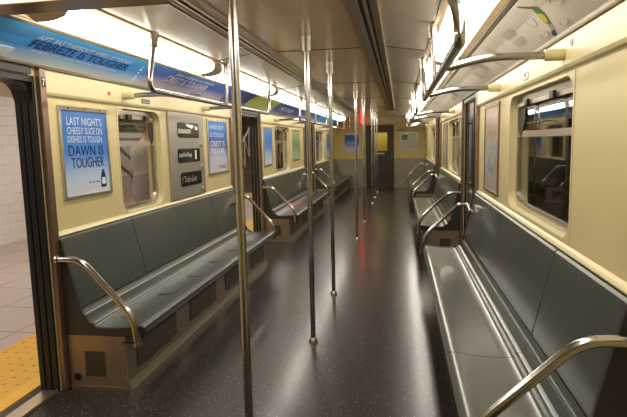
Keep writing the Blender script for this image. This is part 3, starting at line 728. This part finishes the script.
for k, (y0_, y1_, t0_, t1_, mm) in enumerate([(3.16, 2.96, 0.62, 0.80, inkbeige), (3.16, 2.96, 0.38, 0.54, inkbeige)]):
    blob('printed_block', [(y0_, t0_), (y0_ - 0.02, t1_), (y1_ - 0.02, t1_), (y1_, t0_)], mm, t)
t = card(1, 3.30, 5.20, MATS['card_pale'], 'pale beige advert card on the right with faint grey print, behind the nearest rail', G2)
for y0_, y1_, t0_, t1_ in ((3.62, 3.50, 0.50, 0.85), (3.80, 3.72, 0.15, 0.6), (4.2, 4.05, 0.4, 0.8), (4.6, 4.45, 0.25, 0.7)):
    blob('printed_block', [(y0_, t0_), (y0_ + 0.05, t1_), (y1_ + 0.05, t1_), (y1_, t0_)], inkbeige, t)
t = card(1, 5.20, 7.10, MATS['card_pale'], 'pale advert card on the right above the closed doors with a dark leafy print', G2)
for y0_, y1_, t0_, t1_ in ((6.5, 6.3, 0.30, 0.75), (6.15, 5.9, 0.45, 0.95), (6.9, 6.7, 0.2, 0.5)):
    blob('printed_leaf', [(y0_, t0_), (y0_ + 0.02, (t0_ + t1_) / 2), (y1_, t1_), (y1_ - 0.03, t0_ + 0.1)], greyink, t)
card(1, 7.10, 10.5, MATS['card_pale'], 'pale advert card on the right, fourth from the camera', G2)
card(1, 10.5, 16.2, MATS['card_pale'], 'pale advert card on the right at the far end', G2)

# ================================================================== POSTERS ON THE WALLS
def poster(s, y0, y1, z0, z1, m, label, fm=framem, fw=0.02, group='framed wall posters'):
    t = thing('poster', label, 'poster', (s * 1.365, (y0 + y1) / 2, z0), group)
    bm = bmn(); ring_x(bm, rrect(y0, y1, z0, z1, 0.008, 3), rrect(y0 + fw, y1 - fw, z0 + fw, z1 - fw * 1.3, 0.004, 3), s * 1.3690, s * 1.3570); obj('poster_frame', bm, fm, t)
    bm = bmn(); box(bm, s * 1.3690, s * 1.3635, y0 + fw * 0.8, y1 - fw * 0.8, z0 + fw * 0.8, z1 - fw); obj('poster_sheet', bm, m, t)
    bm = bmn()
    for k in (0.18, 0.5, 0.82): disc_x(bm, y0 + (y1 - y0) * k, z1 - fw * 0.6, 0.006, s * 1.357, s * 1.3545, 8)
    obj('screws', bm, blackm, t)
    return t
POST = [(0.0, (0.66, 0.70, 0.78)), (0.22, (0.50, 0.60, 0.80)), (0.48, (0.075, 0.24, 0.68)), (0.75, (0.06, 0.19, 0.57)), (1.0, (0.12, 0.27, 0.62))]
POSP = [(0.0, (0.60, 0.62, 0.70)), (0.32, (0.52, 0.54, 0.70)), (0.55, (0.06, 0.11, 0.42)), (0.8, (0.06, 0.22, 0.60)), (1.0, (0.12, 0.36, 0.72))]
grad('poster_blue', 'Z', 0.0, 0.57, POST); grad('poster_violet', 'Z', 0.0, 0.57, POSP)
grad('poster_green', 'Z', 0.0, 0.57, [(0, (0.46, 0.50, 0.40)), (0.5, (0.16, 0.27, 0.12)), (1, (0.34, 0.44, 0.24))])
def wtext(s, t, name, text, ya, yb, za, zb, m):
    x = s * 1.3632
    return lettering(name, text, abs(yb - ya), zb - za, (x, ya, za), (0, 1 if s < 0 else -1, 0), (0, 0, 1), m, t, 0.0, 0.0008)
t = poster(-1, 2.855, 3.385, 1.12, 1.69, MATS['poster_blue'], 'framed blue poster on the left wall reading DAWN IS TOUGHER, nearest the camera')
for k, (tx, a, b, z0_, z1_) in enumerate([("LAST NIGHT'S", 2.93, 3.31, 1.575, 1.625), ('CHEESY SLICE ON', 2.93, 3.31, 1.52, 1.562), ('DISHES IS TOUGH.', 2.93, 3.31, 1.468, 1.508)]):
    wtext(-1, t, 'headline', tx, a, b, z0_, z1_, palewhite)
wtext(-1, t, 'slogan', 'DAWN IS', 2.93, 3.31, 1.385, 1.450, navy); wtext(-1, t, 'slogan', 'TOUGHER', 2.95, 3.31, 1.310, 1.375, navy)
wtext(-1, t, 'small_print', 'clean up tough kitchens with dawn', 2.96, 3.28, 1.283, 1.296, palewhite)
wtext(-1, t, 'small_print', 'life is tough.', 3.12, 3.24, 1.205, 1.218, navy)
bm = bmn(); prism_x(bm, [(3.262, 1.17), (3.318, 1.17), (3.322, 1.225), (3.310, 1.265), (3.300, 1.275), (3.300, 1.290), (3.280, 1.290), (3.280, 1.275), (3.270, 1.265), (3.258, 1.225)], -1.3634, -1.3620); b_ = obj('bottle_picture', bm, navy, t)
bm = bmn(); prism_x(bm, rrect(3.268, 3.312, 1.19, 1.235, 0.012, 4), -1.3619, -1.3612); obj('bottle_label', bm, palewhite, t)
t = poster(-1, 5.30, 5.93, 1.115, 1.71, MATS['poster_violet'], 'framed blue and violet poster on the left wall reading CREST IS TOUGHER')
wtext(-1, t, 'headline', 'HARD DAY', 5.38, 5.82, 1.60, 1.645, palewhite); wtext(-1, t, 'headline', 'IS TOUGH.', 5.38, 5.82, 1.515, 1.565, palewhite)
wtext(-1, t, 'slogan', 'CREST IS', 5.38, 5.84, 1.415, 1.475, white); wtext(-1, t, 'slogan', 'TOUGHER.', 5.38, 5.84, 1.335, 1.395, white)
wtext(-1, t, 'emblem', 'Crest', 5.62, 5.84, 1.17, 1.215, navy)
poster(-1, 7.62, 8.13, 1.10, 1.68, MATS['poster_blue'], 'framed pale blue poster on the left wall just past the second doorway')
poster(-1, 9.75, 10.45, 1.10, 1.68, MATS['poster_green'], 'framed green poster on the left wall beyond the second window')
poster(-1, 14.4, 15.2, 1.0, 1.66, MATS['poster_blue'], 'framed blue poster on the left wall closest to the end wall')
t = poster(1, 4.20, 4.86, 0.985, 1.715, mapm, 'framed subway map on the right wall between dark window and doors', brown)
poster(1, 8.62, 9.3, 0.985, 1.70, mapm, 'framed map on the right wall past the middle bench window', brown)
poster(1, 6.52, 6.90, 0.985, 1.70, MATS['poster_green'], 'narrow framed greenish poster on the right wall just past the doors', brown)
# end wall notices
def endposter(x0, x1, z0, z1, m, label):
    t = thing('poster', label, 'poster', ((x0 + x1) / 2, YE, z0), 'notices on the end wall')
    bm = bmn()
    for q in ((x0, x1, z0, z0 + 0.02), (x0, x1, z1 - 0.02, z1), (x0, x0 + 0.02, z0 + 0.02, z1 - 0.02), (x1 - 0.02, x1, z0 + 0.02, z1 - 0.02)):
        box(bm, q[0], q[1], YE - 0.014, YE - 0.001, q[2], q[3])
    obj('poster_frame', bm, framem, t)
    bm = bmn(); box(bm, x0 + 0.02, x1 - 0.02, YE - 0.008, YE - 0.001, z0 + 0.02, z1 - 0.02); obj('poster_sheet', bm, m, t)
    return t
t = endposter(-1.07, -0.585, 1.12, 1.67, MATS['poster_blue'], 'blue framed poster on the end wall left of the door')
lettering('headline', 'TOUGHER', 0.34, 0.07, (-1.0, YE - 0.008, 1.36), (1, 0, 0), (0, 0, 1), white, t, off=0.001)
palep = mat('pale_notice', (0.62, 0.62, 0.52), 0.3)
t = endposter(0.625, 1.16, 1.12, 1.66, palep, 'pale framed notice on the end wall right of the door with green picture')
bm = bmn(); box(bm, 0.68, 0.86, YE - 0.0095, YE - 0.0082, 1.45, 1.60); obj('green_picture', bm, greenp, t)
bm = bmn()
for k in range(5): box(bm, 0.68, 1.10, YE - 0.0095, YE - 0.0082, 1.20 + 0.045 * k, 1.212 + 0.045 * k)
obj('text_lines', bm, greyink, t)
t = thing('number_plate', 'small dark car number plate on the end wall above the pale notice', 'sign', (0.68, YE, 1.74))
bm = bmn(); box(bm, 0.55, 0.82, YE - 0.006, YE - 0.001, 1.72, 1.79); obj('plate', bm, basem, t)
lettering('digits', '3655', 0.20, 0.045, (0.585, YE - 0.006, 1.733), (1, 0, 0), (0, 0, 1), blackm, t, off=0.001)
# red signal lamp on the end header
t = thing('red_signal_lamp', 'small lit red signal lamp under the ceiling at the far end', 'lamp', (-0.49, YE - 0.10, 2.05))
bm = bmn(); box(bm, -0.56, -0.42, YE - 0.125, YE - 0.1015, 1.995, 2.125); obj('lamp_housing', bm, blackm, t)
bm = bmn()
for zz in (2.03, 2.09): tube(bm, [(-0.49, YE - 0.126, zz), (-0.49, YE - 0.14, zz), (-0.49, YE - 0.150, zz)], [0.05, 0.045, 0.02], 16)
obj('red_lens', bm, redm, t)

# ================================================================== DESTINATION SIGN ON THE LEFT WALL
t = thing('destination_sign', 'stainless roll sign box with three dark windows on the left wall beside the nearest window', 'sign', (-1.36, 4.75, 0.95))
bm = bmn(); box(bm, -1.3690, -1.352, 4.345, 5.16, 0.948, 1.732); pn = obj('sign_panel', bm, signm, t, bevel=0.004)
signs = [(4.52, 5.03, 1.505, 1.645, 'to 8 Av Exp'), (4.50, 5.03, 1.275, 1.405, 'cond Av Bway 1'), (4.54, 5.05, 1.055, 1.185, '? Train-Line')]
for a, b, z0_, z1_, tx in signs:
    bm = bmn(); prism_x(bm, rrect(a, b, z0_, z1_, 0.03, 5), -1.3515, -1.3490); dw = obj('sign_window', bm, darkglass, t)
    if tx.startswith('to'):
        bm = bmn(); prism_x(bm, [(4.70, 1.635), (4.90, 1.625), (4.86, 1.59), (4.74, 1.61)], -1.3488, -1.3480); obj('roll_print', bm, white, dw)
        bm = bmn(); prism_x(bm, [(4.92, 1.62), (5.0, 1.61), (5.0, 1.585), (4.93, 1.58)], -1.3488, -1.3480); obj('roll_print', bm, palewhite, dw)
        bm = bmn(); box(bm, -1.3488, -1.3480, 4.53, 4.82, 1.545, 1.585); obj('roll_print', bm, greyink, dw)
    elif tx.startswith('cond'):
        lettering('roll_lettering', 'cond Av Bway', 0.30, 0.055, (-1.349, 4.52, 1.315), (0, 1, 0), (0, 0, 1), palewhite, dw, off=0.001)
        lettering('roll_lettering', '1', 0.035, 0.085, (-1.349, 4.90, 1.30), (0, 1, 0), (0, 0, 1), white, dw, off=0.001)
    else:
        lettering('roll_lettering', '? Train-Line', 0.34, 0.06, (-1.349, 4.57, 1.09), (0, 1, 0), (0, 0, 1), greyink, dw, off=0.001)
for z_ in (1.44, 1.215, 0.995):
    bm = bmn(); disc_x(bm, 5.09, z_, 0.024, -1.3515, -1.340, 16); obj('roller_knob', bm, framem, t, smooth=True)
t2 = thing('emergency_card', 'small dark notice sticker on the cream header by the first left rail arm', 'sticker', (-1.343, 3.93, 1.79))
bm = bmn(); box(bm, -1.3448, -1.3435, 3.86, 4.0, 1.765, 1.800); obj('sticker_sheet', bm, blackm, t2)
bm = bmn()
for k in range(2): box(bm, -1.3434, -1.3430, 3.875, 3.985, 1.773 + 0.012 * k, 1.778 + 0.012 * k)
obj('printed_lines', bm, greyink, t2)
t = thing('indicator_light', 'small round red indicator light on the cream header of the left wall', 'light', (-1.34, 3.40, 1.80))
bm = bmn(); tube(bm, [(-1.3445, 3.40, 1.80), (-1.338, 3.40, 1.80), (-1.334, 3.40, 1.80)], [0.014, 0.012, 0.005], 14); obj('lens', bm, reddot, t)
t = thing('number_sticker', 'small black sticker with a white 7 on the steel door post', 'sticker', (-1.337, 2.715, 1.79))
bm = bmn(); box(bm, -1.3378, -1.3368, 2.697, 2.733, 1.775, 1.83); obj('sticker_sheet', bm, blackm, t)
lettering('digit', '7', 0.022, 0.04, (-1.3368, 2.704, 1.782), (0, 1, 0), (0, 0, 1), white, t, off=0.0004)
t = thing('small_notice', 'small black and white sticker on the right header above the dark window', 'sticker', (1.343, 3.28, 1.79))
bm = bmn(); box(bm, 1.3448, 1.3438, 3.22, 3.34, 1.765, 1.810); obj('sticker_sheet', bm, blackm, t)
bm = bmn(); box(bm, 1.3437, 1.3432, 3.235, 3.275, 1.772, 1.803); box(bm, 1.3437, 1.3432, 3.29, 3.33, 1.772, 1.79); obj('printed_blocks', bm, white, t)
t = thing('screw_boss', 'dark round key hole in the cream header at upper right', 'lock', (1.343, 2.46, 1.835))
bm = bmn(); disc_x(bm, 2.46, 1.835, 0.017, 1.3449, 1.3405, 16); obj('bezel', bm, framem, t)
bm = bmn(); disc_x(bm, 2.46, 1.835, 0.012, 1.3404, 1.3398, 16); obj('key_slot', bm, blackm, t)

# ================================================================== PLATFORM OUTSIDE (left) AND TUNNEL (right)
bm = bmn(); box(bm, -5.35, -1.56, -3, 30, -0.30, -0.012); struct('platform_floor', bm, tilef)
bm = bmn(); box(bm, -2.22, -1.66, -3, 30, -0.0115, -0.004)
obj_t = struct('tactile_strip', bm, tactile)
bm = bmn()
for i in range(6):
    for j in range(42):
        x = -2.17 + i * 0.092; y = 0.9 + j * 0.092
        tube(bm, [(x, y, -0.004), (x, y, 0.001)], [0.014, 0.010], 8)
o = struct('tactile_domes', bm, tactile)
bm = bmn(); box(bm, -1.659, -1.56, -3, 30, -0.0115, -0.002); struct('platform_edge', bm, yellowl)
bm = bmn(); box(bm, -5.45, -5.35, -3, 10.6, -0.012, 2.24); struct('tiled_wall', bm, tilew)
bm = bmn(); box(bm, -5.46, -5.34, -3, 10.6, 2.24, 3.1); struct('plaster_wall', bm, beigew)
bm = bmn(); box(bm, -11.0, -1.56, -3, 30, 3.1, 3.2); struct('platform_ceiling', bm, beigew)
bm = bmn(); box(bm, -11.2, -11.0, -3, 30, -1.2, 3.2); box(bm, -11.2, 4.0, 30, 30.2, -1.2, 3.2); struct('station_wall', bm, darkcon)
bm = bmn(); box(bm, -5.95, -5.36, 10.6, 30, -0.30, -0.008); struct('platform_edge_far', bm, yellowl)
bm = bmn(); box(bm, -11.0, -5.95, 10.6, 30, -1.2, -1.15); struct('track_bed', bm, darkcon)
bm = bmn(); box(bm, 3.2, 3.4, -4, 30, -1.2, 3.4); box(bm, 1.52, 3.2, -4, 30, -1.25, -1.15); struct('tunnel_wall', bm, darkcon)
PL = ['nearest the open door', 'second along the platform', 'third along the platform', 'fourth along the platform', 'fifth along the platform']
for k, y in enumerate((0.2, 4.0, 7.8, 12.5, 17.5)):
    t = thing('platform_light', 'long platform ceiling light, ' + PL[k], 'light', (-3.4, y + 1.2, 3.08), 'platform ceiling lights')
    bm = bmn(); box(bm, -3.53, -3.27, y, y + 2.4, 3.03, 3.0995); obj('housing', bm, framem, t)
    bm = bmn(); box(bm, -3.49, -3.31, y + 0.04, y + 2.36, 3.0, 3.0295); lit_under(obj('lit_tube', bm, endcap, t), platm)
# descending stair with sloping pale parapet, handrails and pickets
t = thing('platform_stair_parapet', 'pale sloping stair parapet with diagonal handrails on the platform, through the nearest left window', 'stair', (-3.0, 7.2, -0.012))
bm = bmn(); prism_x(bm, [(5.95, -0.011), (5.95, 1.28), (8.2, 0.12), (8.2, -0.011)], -3.08, -2.98); obj('parapet', bm, parapet, t)
for dz in (0.16, 0.40):
    bm = bmn(); tube(bm, [(-3.03, 6.05, 1.25 + dz), (-3.03, 8.15, 0.14 + dz)], 0.022, 10); obj('handrail', bm, blackm, t)
bm = bmn()
for k in range(4):
    f = 0.08 + 0.28 * k; yy = 6.05 + 2.1 * f; zz = 1.25 - 1.11 * f
    tube(bm, [(-3.03, yy, zz - 0.03), (-3.03, yy, zz + 0.42)], 0.014, 8)
obj('baluster', bm, blackm, t)
bm = bmn(); tube(bm, [(-3.03, 6.0, 2.3), (-3.03, 8.6, 1.75)], 0.03, 10); tube(bm, [(-3.03, 6.0, 1.29), (-3.03, 6.0, 2.32)], 0.03, 10); tube(bm, [(-3.03, 8.6, -0.01), (-3.03, 8.6, 1.78)], 0.03, 10); obj('upper_rail', bm, fence, t)
t = thing('picket_fence', 'grey picket fence on the platform behind the stair parapet', 'fence', (-4.5, 10.3, -0.012))
for k in range(46):
    y = 8.35 + k * 0.09
    bm = bmn(); box(bm, -4.51, -4.49, y - 0.025, y + 0.025, 0.05, 1.66); obj('picket', bm, fence, t)
bm = bmn(); box(bm, -4.488, -4.46, 8.3, 12.55, 1.60, 1.70); box(bm, -4.488, -4.46, 8.3, 12.55, 0.12, 0.2); obj('fence_rail', bm, fence, t)
bm = bmn(); box(bm, -4.56, -4.512, 8.3, 8.36, -0.0115, 1.8); box(bm, -4.56, -4.512, 12.49, 12.55, -0.0115, 1.8); obj('fence_post', bm, fence, t)
# rising staircase seen through the second doorway
t = thing('staircase', 'dark red staircase rising from the platform, seen through the second left doorway', 'stair', (-4.3, 15.0, -0.012))
bm = bmn()
for k in range(14): box(bm, -5.0, -3.1, 15.0 + 0.29 * k, 15.0 + 0.29 * (k + 1) + 0.001, -0.011, 0.17 * (k + 1))
obj('steps', bm, stairm, t)
bm = bmn()
for k in range(14): box(bm, -5.0, -3.1, 14.99 + 0.29 * k, 15.03 + 0.29 * k, 0.17 * (k + 1) - 0.02, 0.17 * (k + 1) + 0.004)
obj('nosing', bm, redbr, t)
bm = bmn(); box(bm, -5.0, -3.1, 14.6, 14.98, -0.0115, -0.004); obj('warning_strip', bm, yellowl, t)
for xr in (-3.05, -4.2):
    bm = bmn()
    for k in range(8):
        y = 15.1 + 0.5 * k; z = 0.58 * 0.5 * k
        tube(bm, [(xr, y, z + 0.1), (xr, y, z + 1.1)], 0.02, 8)
        if k < 7: tube(bm, [(xr, y, z + 1.1), (xr, y + 0.5, z + 0.39)], 0.018, 8)
    tube(bm, [(xr, 15.0, 1.05), (xr, 19.0, 3.09)], 0.03, 8); obj('railing', bm, parapet, t)
for k, y in enumerate((12.9, 17.2, 21.6)):
    t = thing('platform_column', 'grey steel column on the platform, ' + ['nearest the train windows', 'in the middle of the three', 'farthest along the platform'][k], 'column', (-2.75, y, -0.012), 'platform columns')
    bm = bmn(); box(bm, -2.90, -2.60, y - 0.15, y - 0.12, -0.011, 3.099); box(bm, -2.90, -2.60, y + 0.12, y + 0.15, -0.011, 3.099); box(bm, -2.765, -2.735, y - 0.12, y + 0.12, -0.011, 3.099); obj('shaft', bm, fence, t)
    bm = bmn(); box(bm, -2.93, -2.57, y - 0.18, y + 0.18, -0.0115, 0.03); obj('base_plate', bm, redbr, t)

# ================================================================== PERSON ON THE PLATFORM
def skinned(name, verts, edges, m, parent, root=0, sub=2):
    """verts: [(co, radius)] in world space; grown with a skin and a subdivision modifier, then frozen to a mesh"""
    me = bpy.data.meshes.new(name); o0 = Vector(parent['_o'])
    me.from_pydata([tuple(Vector(v[0]) - o0) for v in verts], edges, [])
    o = bpy.data.objects.new(name, me); col.objects.link(o)
    o.modifiers.new('skin', 'SKIN')
    for i, v in enumerate(verts):
        sv = me.skin_vertices[0].data[i]; r = v[1]
        sv.radius = r if isinstance(r, tuple) else (r, r); sv.use_root = (i == root)
    sd = o.modifiers.new('sub', 'SUBSURF'); sd.levels = sub; sd.render_levels = sub
    dg = bpy.context.evaluated_depsgraph_get(); dg.update()
    me2 = bpy.data.meshes.new_from_object(o.evaluated_get(dg)); bpy.data.objects.remove(o)
    me2.name = name
    for p in me2.polygons: p.use_smooth = True
    me2.materials.clear(); me2.materials.append(m)
    o = bpy.data.objects.new(name, me2); col.objects.link(o); o.parent = parent; o['_o'] = tuple(o0)
    return o
PX, PY, PZ = -2.07, 5.34, -0.004
pt = thing('person', 'person in a grey short sleeved tee standing on the platform outside the nearest left window', 'person', (PX, PY, PZ))
th = R(35)                                     # faces along the platform, turned a little to the train
def P(f, l, z):                               # forward, to the person's left, up
    fx, fy = math.sin(th), math.cos(th)
    return (PX + fx * f - fy * l, PY + fy * f + fx * l, PZ + z)
V = [(P(0, 0, 0.95), (0.12, 0.09)), (P(0, 0, 1.12), (0.115, 0.09)), (P(0.0, 0, 1.30), (0.145, 0.10)), (P(-0.01, 0, 1.42), (0.12, 0.08)), (P(0.0, 0, 1.49), 0.058), (P(0.015, 0, 1.535), 0.060), (P(0.030, 0, 1.580), 0.082), (P(0.030, 0, 1.645), 0.104), (P(0.022, 0, 1.705), 0.104), (P(0.012, 0, 1.755), 0.07)]
Ed = [(i, i + 1) for i in range(9)]
def limb(chain, start):
    prev = start
    for c in chain:
        V.append(c); Ed.append((prev, len(V) - 1)); prev = len(V) - 1
    return prev
for sgn in (1, -1):
    limb([(P(0, 0.10 * sgn, 0.88), 0.09), (P(0.02, 0.10 * sgn, 0.50), 0.060), (P(0.0, 0.105 * sgn, 0.30), 0.055), (P(-0.02, 0.11 * sgn, 0.09), 0.038), (P(0.05, 0.115 * sgn, 0.045), 0.04), (P(0.15, 0.13 * sgn, 0.035), 0.03)], 0)
    wr = limb([(P(-0.01, 0.175 * sgn, 1.41), 0.062), (P(-0.02, 0.215 * sgn, 1.27), 0.050), (P(-0.01, 0.235 * sgn, 1.12), 0.042), (P(0.05, 0.24 * sgn, 1.0), 0.040), (P(0.10, 0.235 * sgn, 0.90), 0.028), (P(0.125, 0.23 * sgn, 0.855), (0.036, 0.018))], 3)
body = skinned('body', V, Ed, skin, pt)
def face_front(l, z, side=False):
    """how far the face reaches forward (or sideways) at this height"""
    best = 0.0
    for v in body.data.vertices:
        q = v.co; f = q.x * math.sin(th) + q.y * math.cos(th); ll = q.y * math.sin(th) - q.x * math.cos(th)
        if abs(q.z - z) < 0.03 and (side and abs(f - 0.02) < 0.05 or not side and abs(ll - l) < 0.03): best = max(best, abs(ll) if side else f)
    return best
# hands: five fingers each, slightly curled
for sgn in (1, -1):
    for k, (ln, sp) in enumerate([(0.075, -0.030), (0.085, -0.010), (0.08, 0.010), (0.062, 0.028)]):
        b0 = (0.128, 0.23, 0.845)
        skinned('finger', [(P(b0[0] + sp * 0.8, b0[1] * sgn, b0[2]), 0.010), (P(b0[0] + sp + 0.010, (b0[1] - 0.005) * sgn, b0[2] - ln * 0.5), 0.0092), (P(b0[0] + sp * 1.05 + 0.008, (b0[1] - 0.022) * sgn, b0[2] - ln), 0.0075)], [(0, 1), (1, 2)], skin, pt, sub=1)
    skinned('thumb', [(P(0.14, 0.222 * sgn, 0.865), 0.012), (P(0.172, 0.205 * sgn, 0.835), 0.0105), (P(0.178, 0.195 * sgn, 0.805), 0.008)], [(0, 1), (1, 2)], skin, pt, sub=1)
# clothes and hair
SV = [(P(0, 0, 0.80), 0.188), (P(0, 0, 0.93), 0.182), (P(0, 0, 1.14), (0.170, 0.150)), (P(0, 0, 1.30), (0.180, 0.130)), (P(-0.01, 0, 1.42), (0.145, 0.100)), (P(0, 0, 1.475), (0.075, 0.075))]
SE = [(0, 1), (1, 2), (2, 3), (3, 4), (4, 5)]
for sgn in (1, -1):
    n0 = len(SV); SV += [(P(-0.01, 0.18 * sgn, 1.41), 0.074), (P(-0.02, 0.218 * sgn, 1.27), 0.066), (P(-0.015, 0.232 * sgn, 1.17), 0.066)]; SE += [(4, n0), (n0, n0 + 1), (n0 + 1, n0 + 2)]
skinned('shirt', SV, SE, shirtm, pt)
TV = [(P(0, 0, 1.03), 0.135), (P(0, 0, 0.90), 0.145)]; TE = [(0, 1)]
for sgn in (1, -1):
    n0 = len(TV); TV += [(P(0, 0.10 * sgn, 0.84), 0.105), (P(0.02, 0.10 * sgn, 0.50), 0.078), (P(0, 0.105 * sgn, 0.28), 0.070), (P(-0.015, 0.11 * sgn, 0.09), 0.066)]
    TE += [(1, n0), (n0, n0 + 1), (n0 + 1, n0 + 2), (n0 + 2, n0 + 3)]
skinned('trousers', TV, TE, trouserm, pt)
for sgn in (1, -1):
    skinned('shoe', [(P(-0.05, 0.11 * sgn, 0.05), 0.048), (P(0.05, 0.115 * sgn, 0.05), 0.05), (P(0.17, 0.13 * sgn, 0.038), 0.036)], [(0, 1), (1, 2)], shoem, pt)
skinned('hair', [(P(-0.040, 0, 1.575), 0.045), (P(-0.040, 0, 1.64), 0.088), (P(-0.015, 0, 1.715), 0.112), (P(0.010, 0, 1.765), 0.092), (P(0.045, 0, 1.785), 0.050)], [(0, 1), (1, 2), (2, 3), (3, 4)], hairm, pt)
nf = face_front(0, 1.63)
skinned('nose', [(P(nf - 0.006, 0, 1.662), 0.009), (P(nf + 0.012, 0, 1.632), 0.013), (P(nf - 0.004, 0, 1.620), 0.013)], [(0, 1), (1, 2)], skin, pt, sub=1)
ef = face_front(0.032, 1.662); mf = face_front(0, 1.59); sf = face_front(0, 1.65, True)
for sgn in (1, -1):
    skinned('ear', [(P(0.005, (sf - 0.004) * sgn, 1.675), 0.011), (P(0.0, (sf + 0.006) * sgn, 1.655), 0.015), (P(0.012, (sf - 0.002) * sgn, 1.625), 0.009)], [(0, 1), (1, 2)], skin, pt, sub=1)
    skinned('eye', [(P(ef - 0.010, 0.026 * sgn, 1.662), 0.009), (P(ef - 0.011, 0.038 * sgn, 1.662), 0.008)], [(0, 1)], blackm, pt, sub=1)
    skinned('eyebrow', [(P(ef - 0.006, 0.020 * sgn, 1.680), 0.006), (P(ef - 0.010, 0.044 * sgn, 1.681), 0.005)], [(0, 1)], hairm, pt, sub=1)
skinned('mouth', [(P(mf - 0.010, 0.020, 1.590), 0.006), (P(mf - 0.004, 0.0, 1.590), 0.007), (P(mf - 0.010, -0.020, 1.590), 0.006)], [(0, 1), (1, 2)], lipc, pt, sub=1)

for o in bpy.data.objects:
    if '_o' in o: del o['_o']
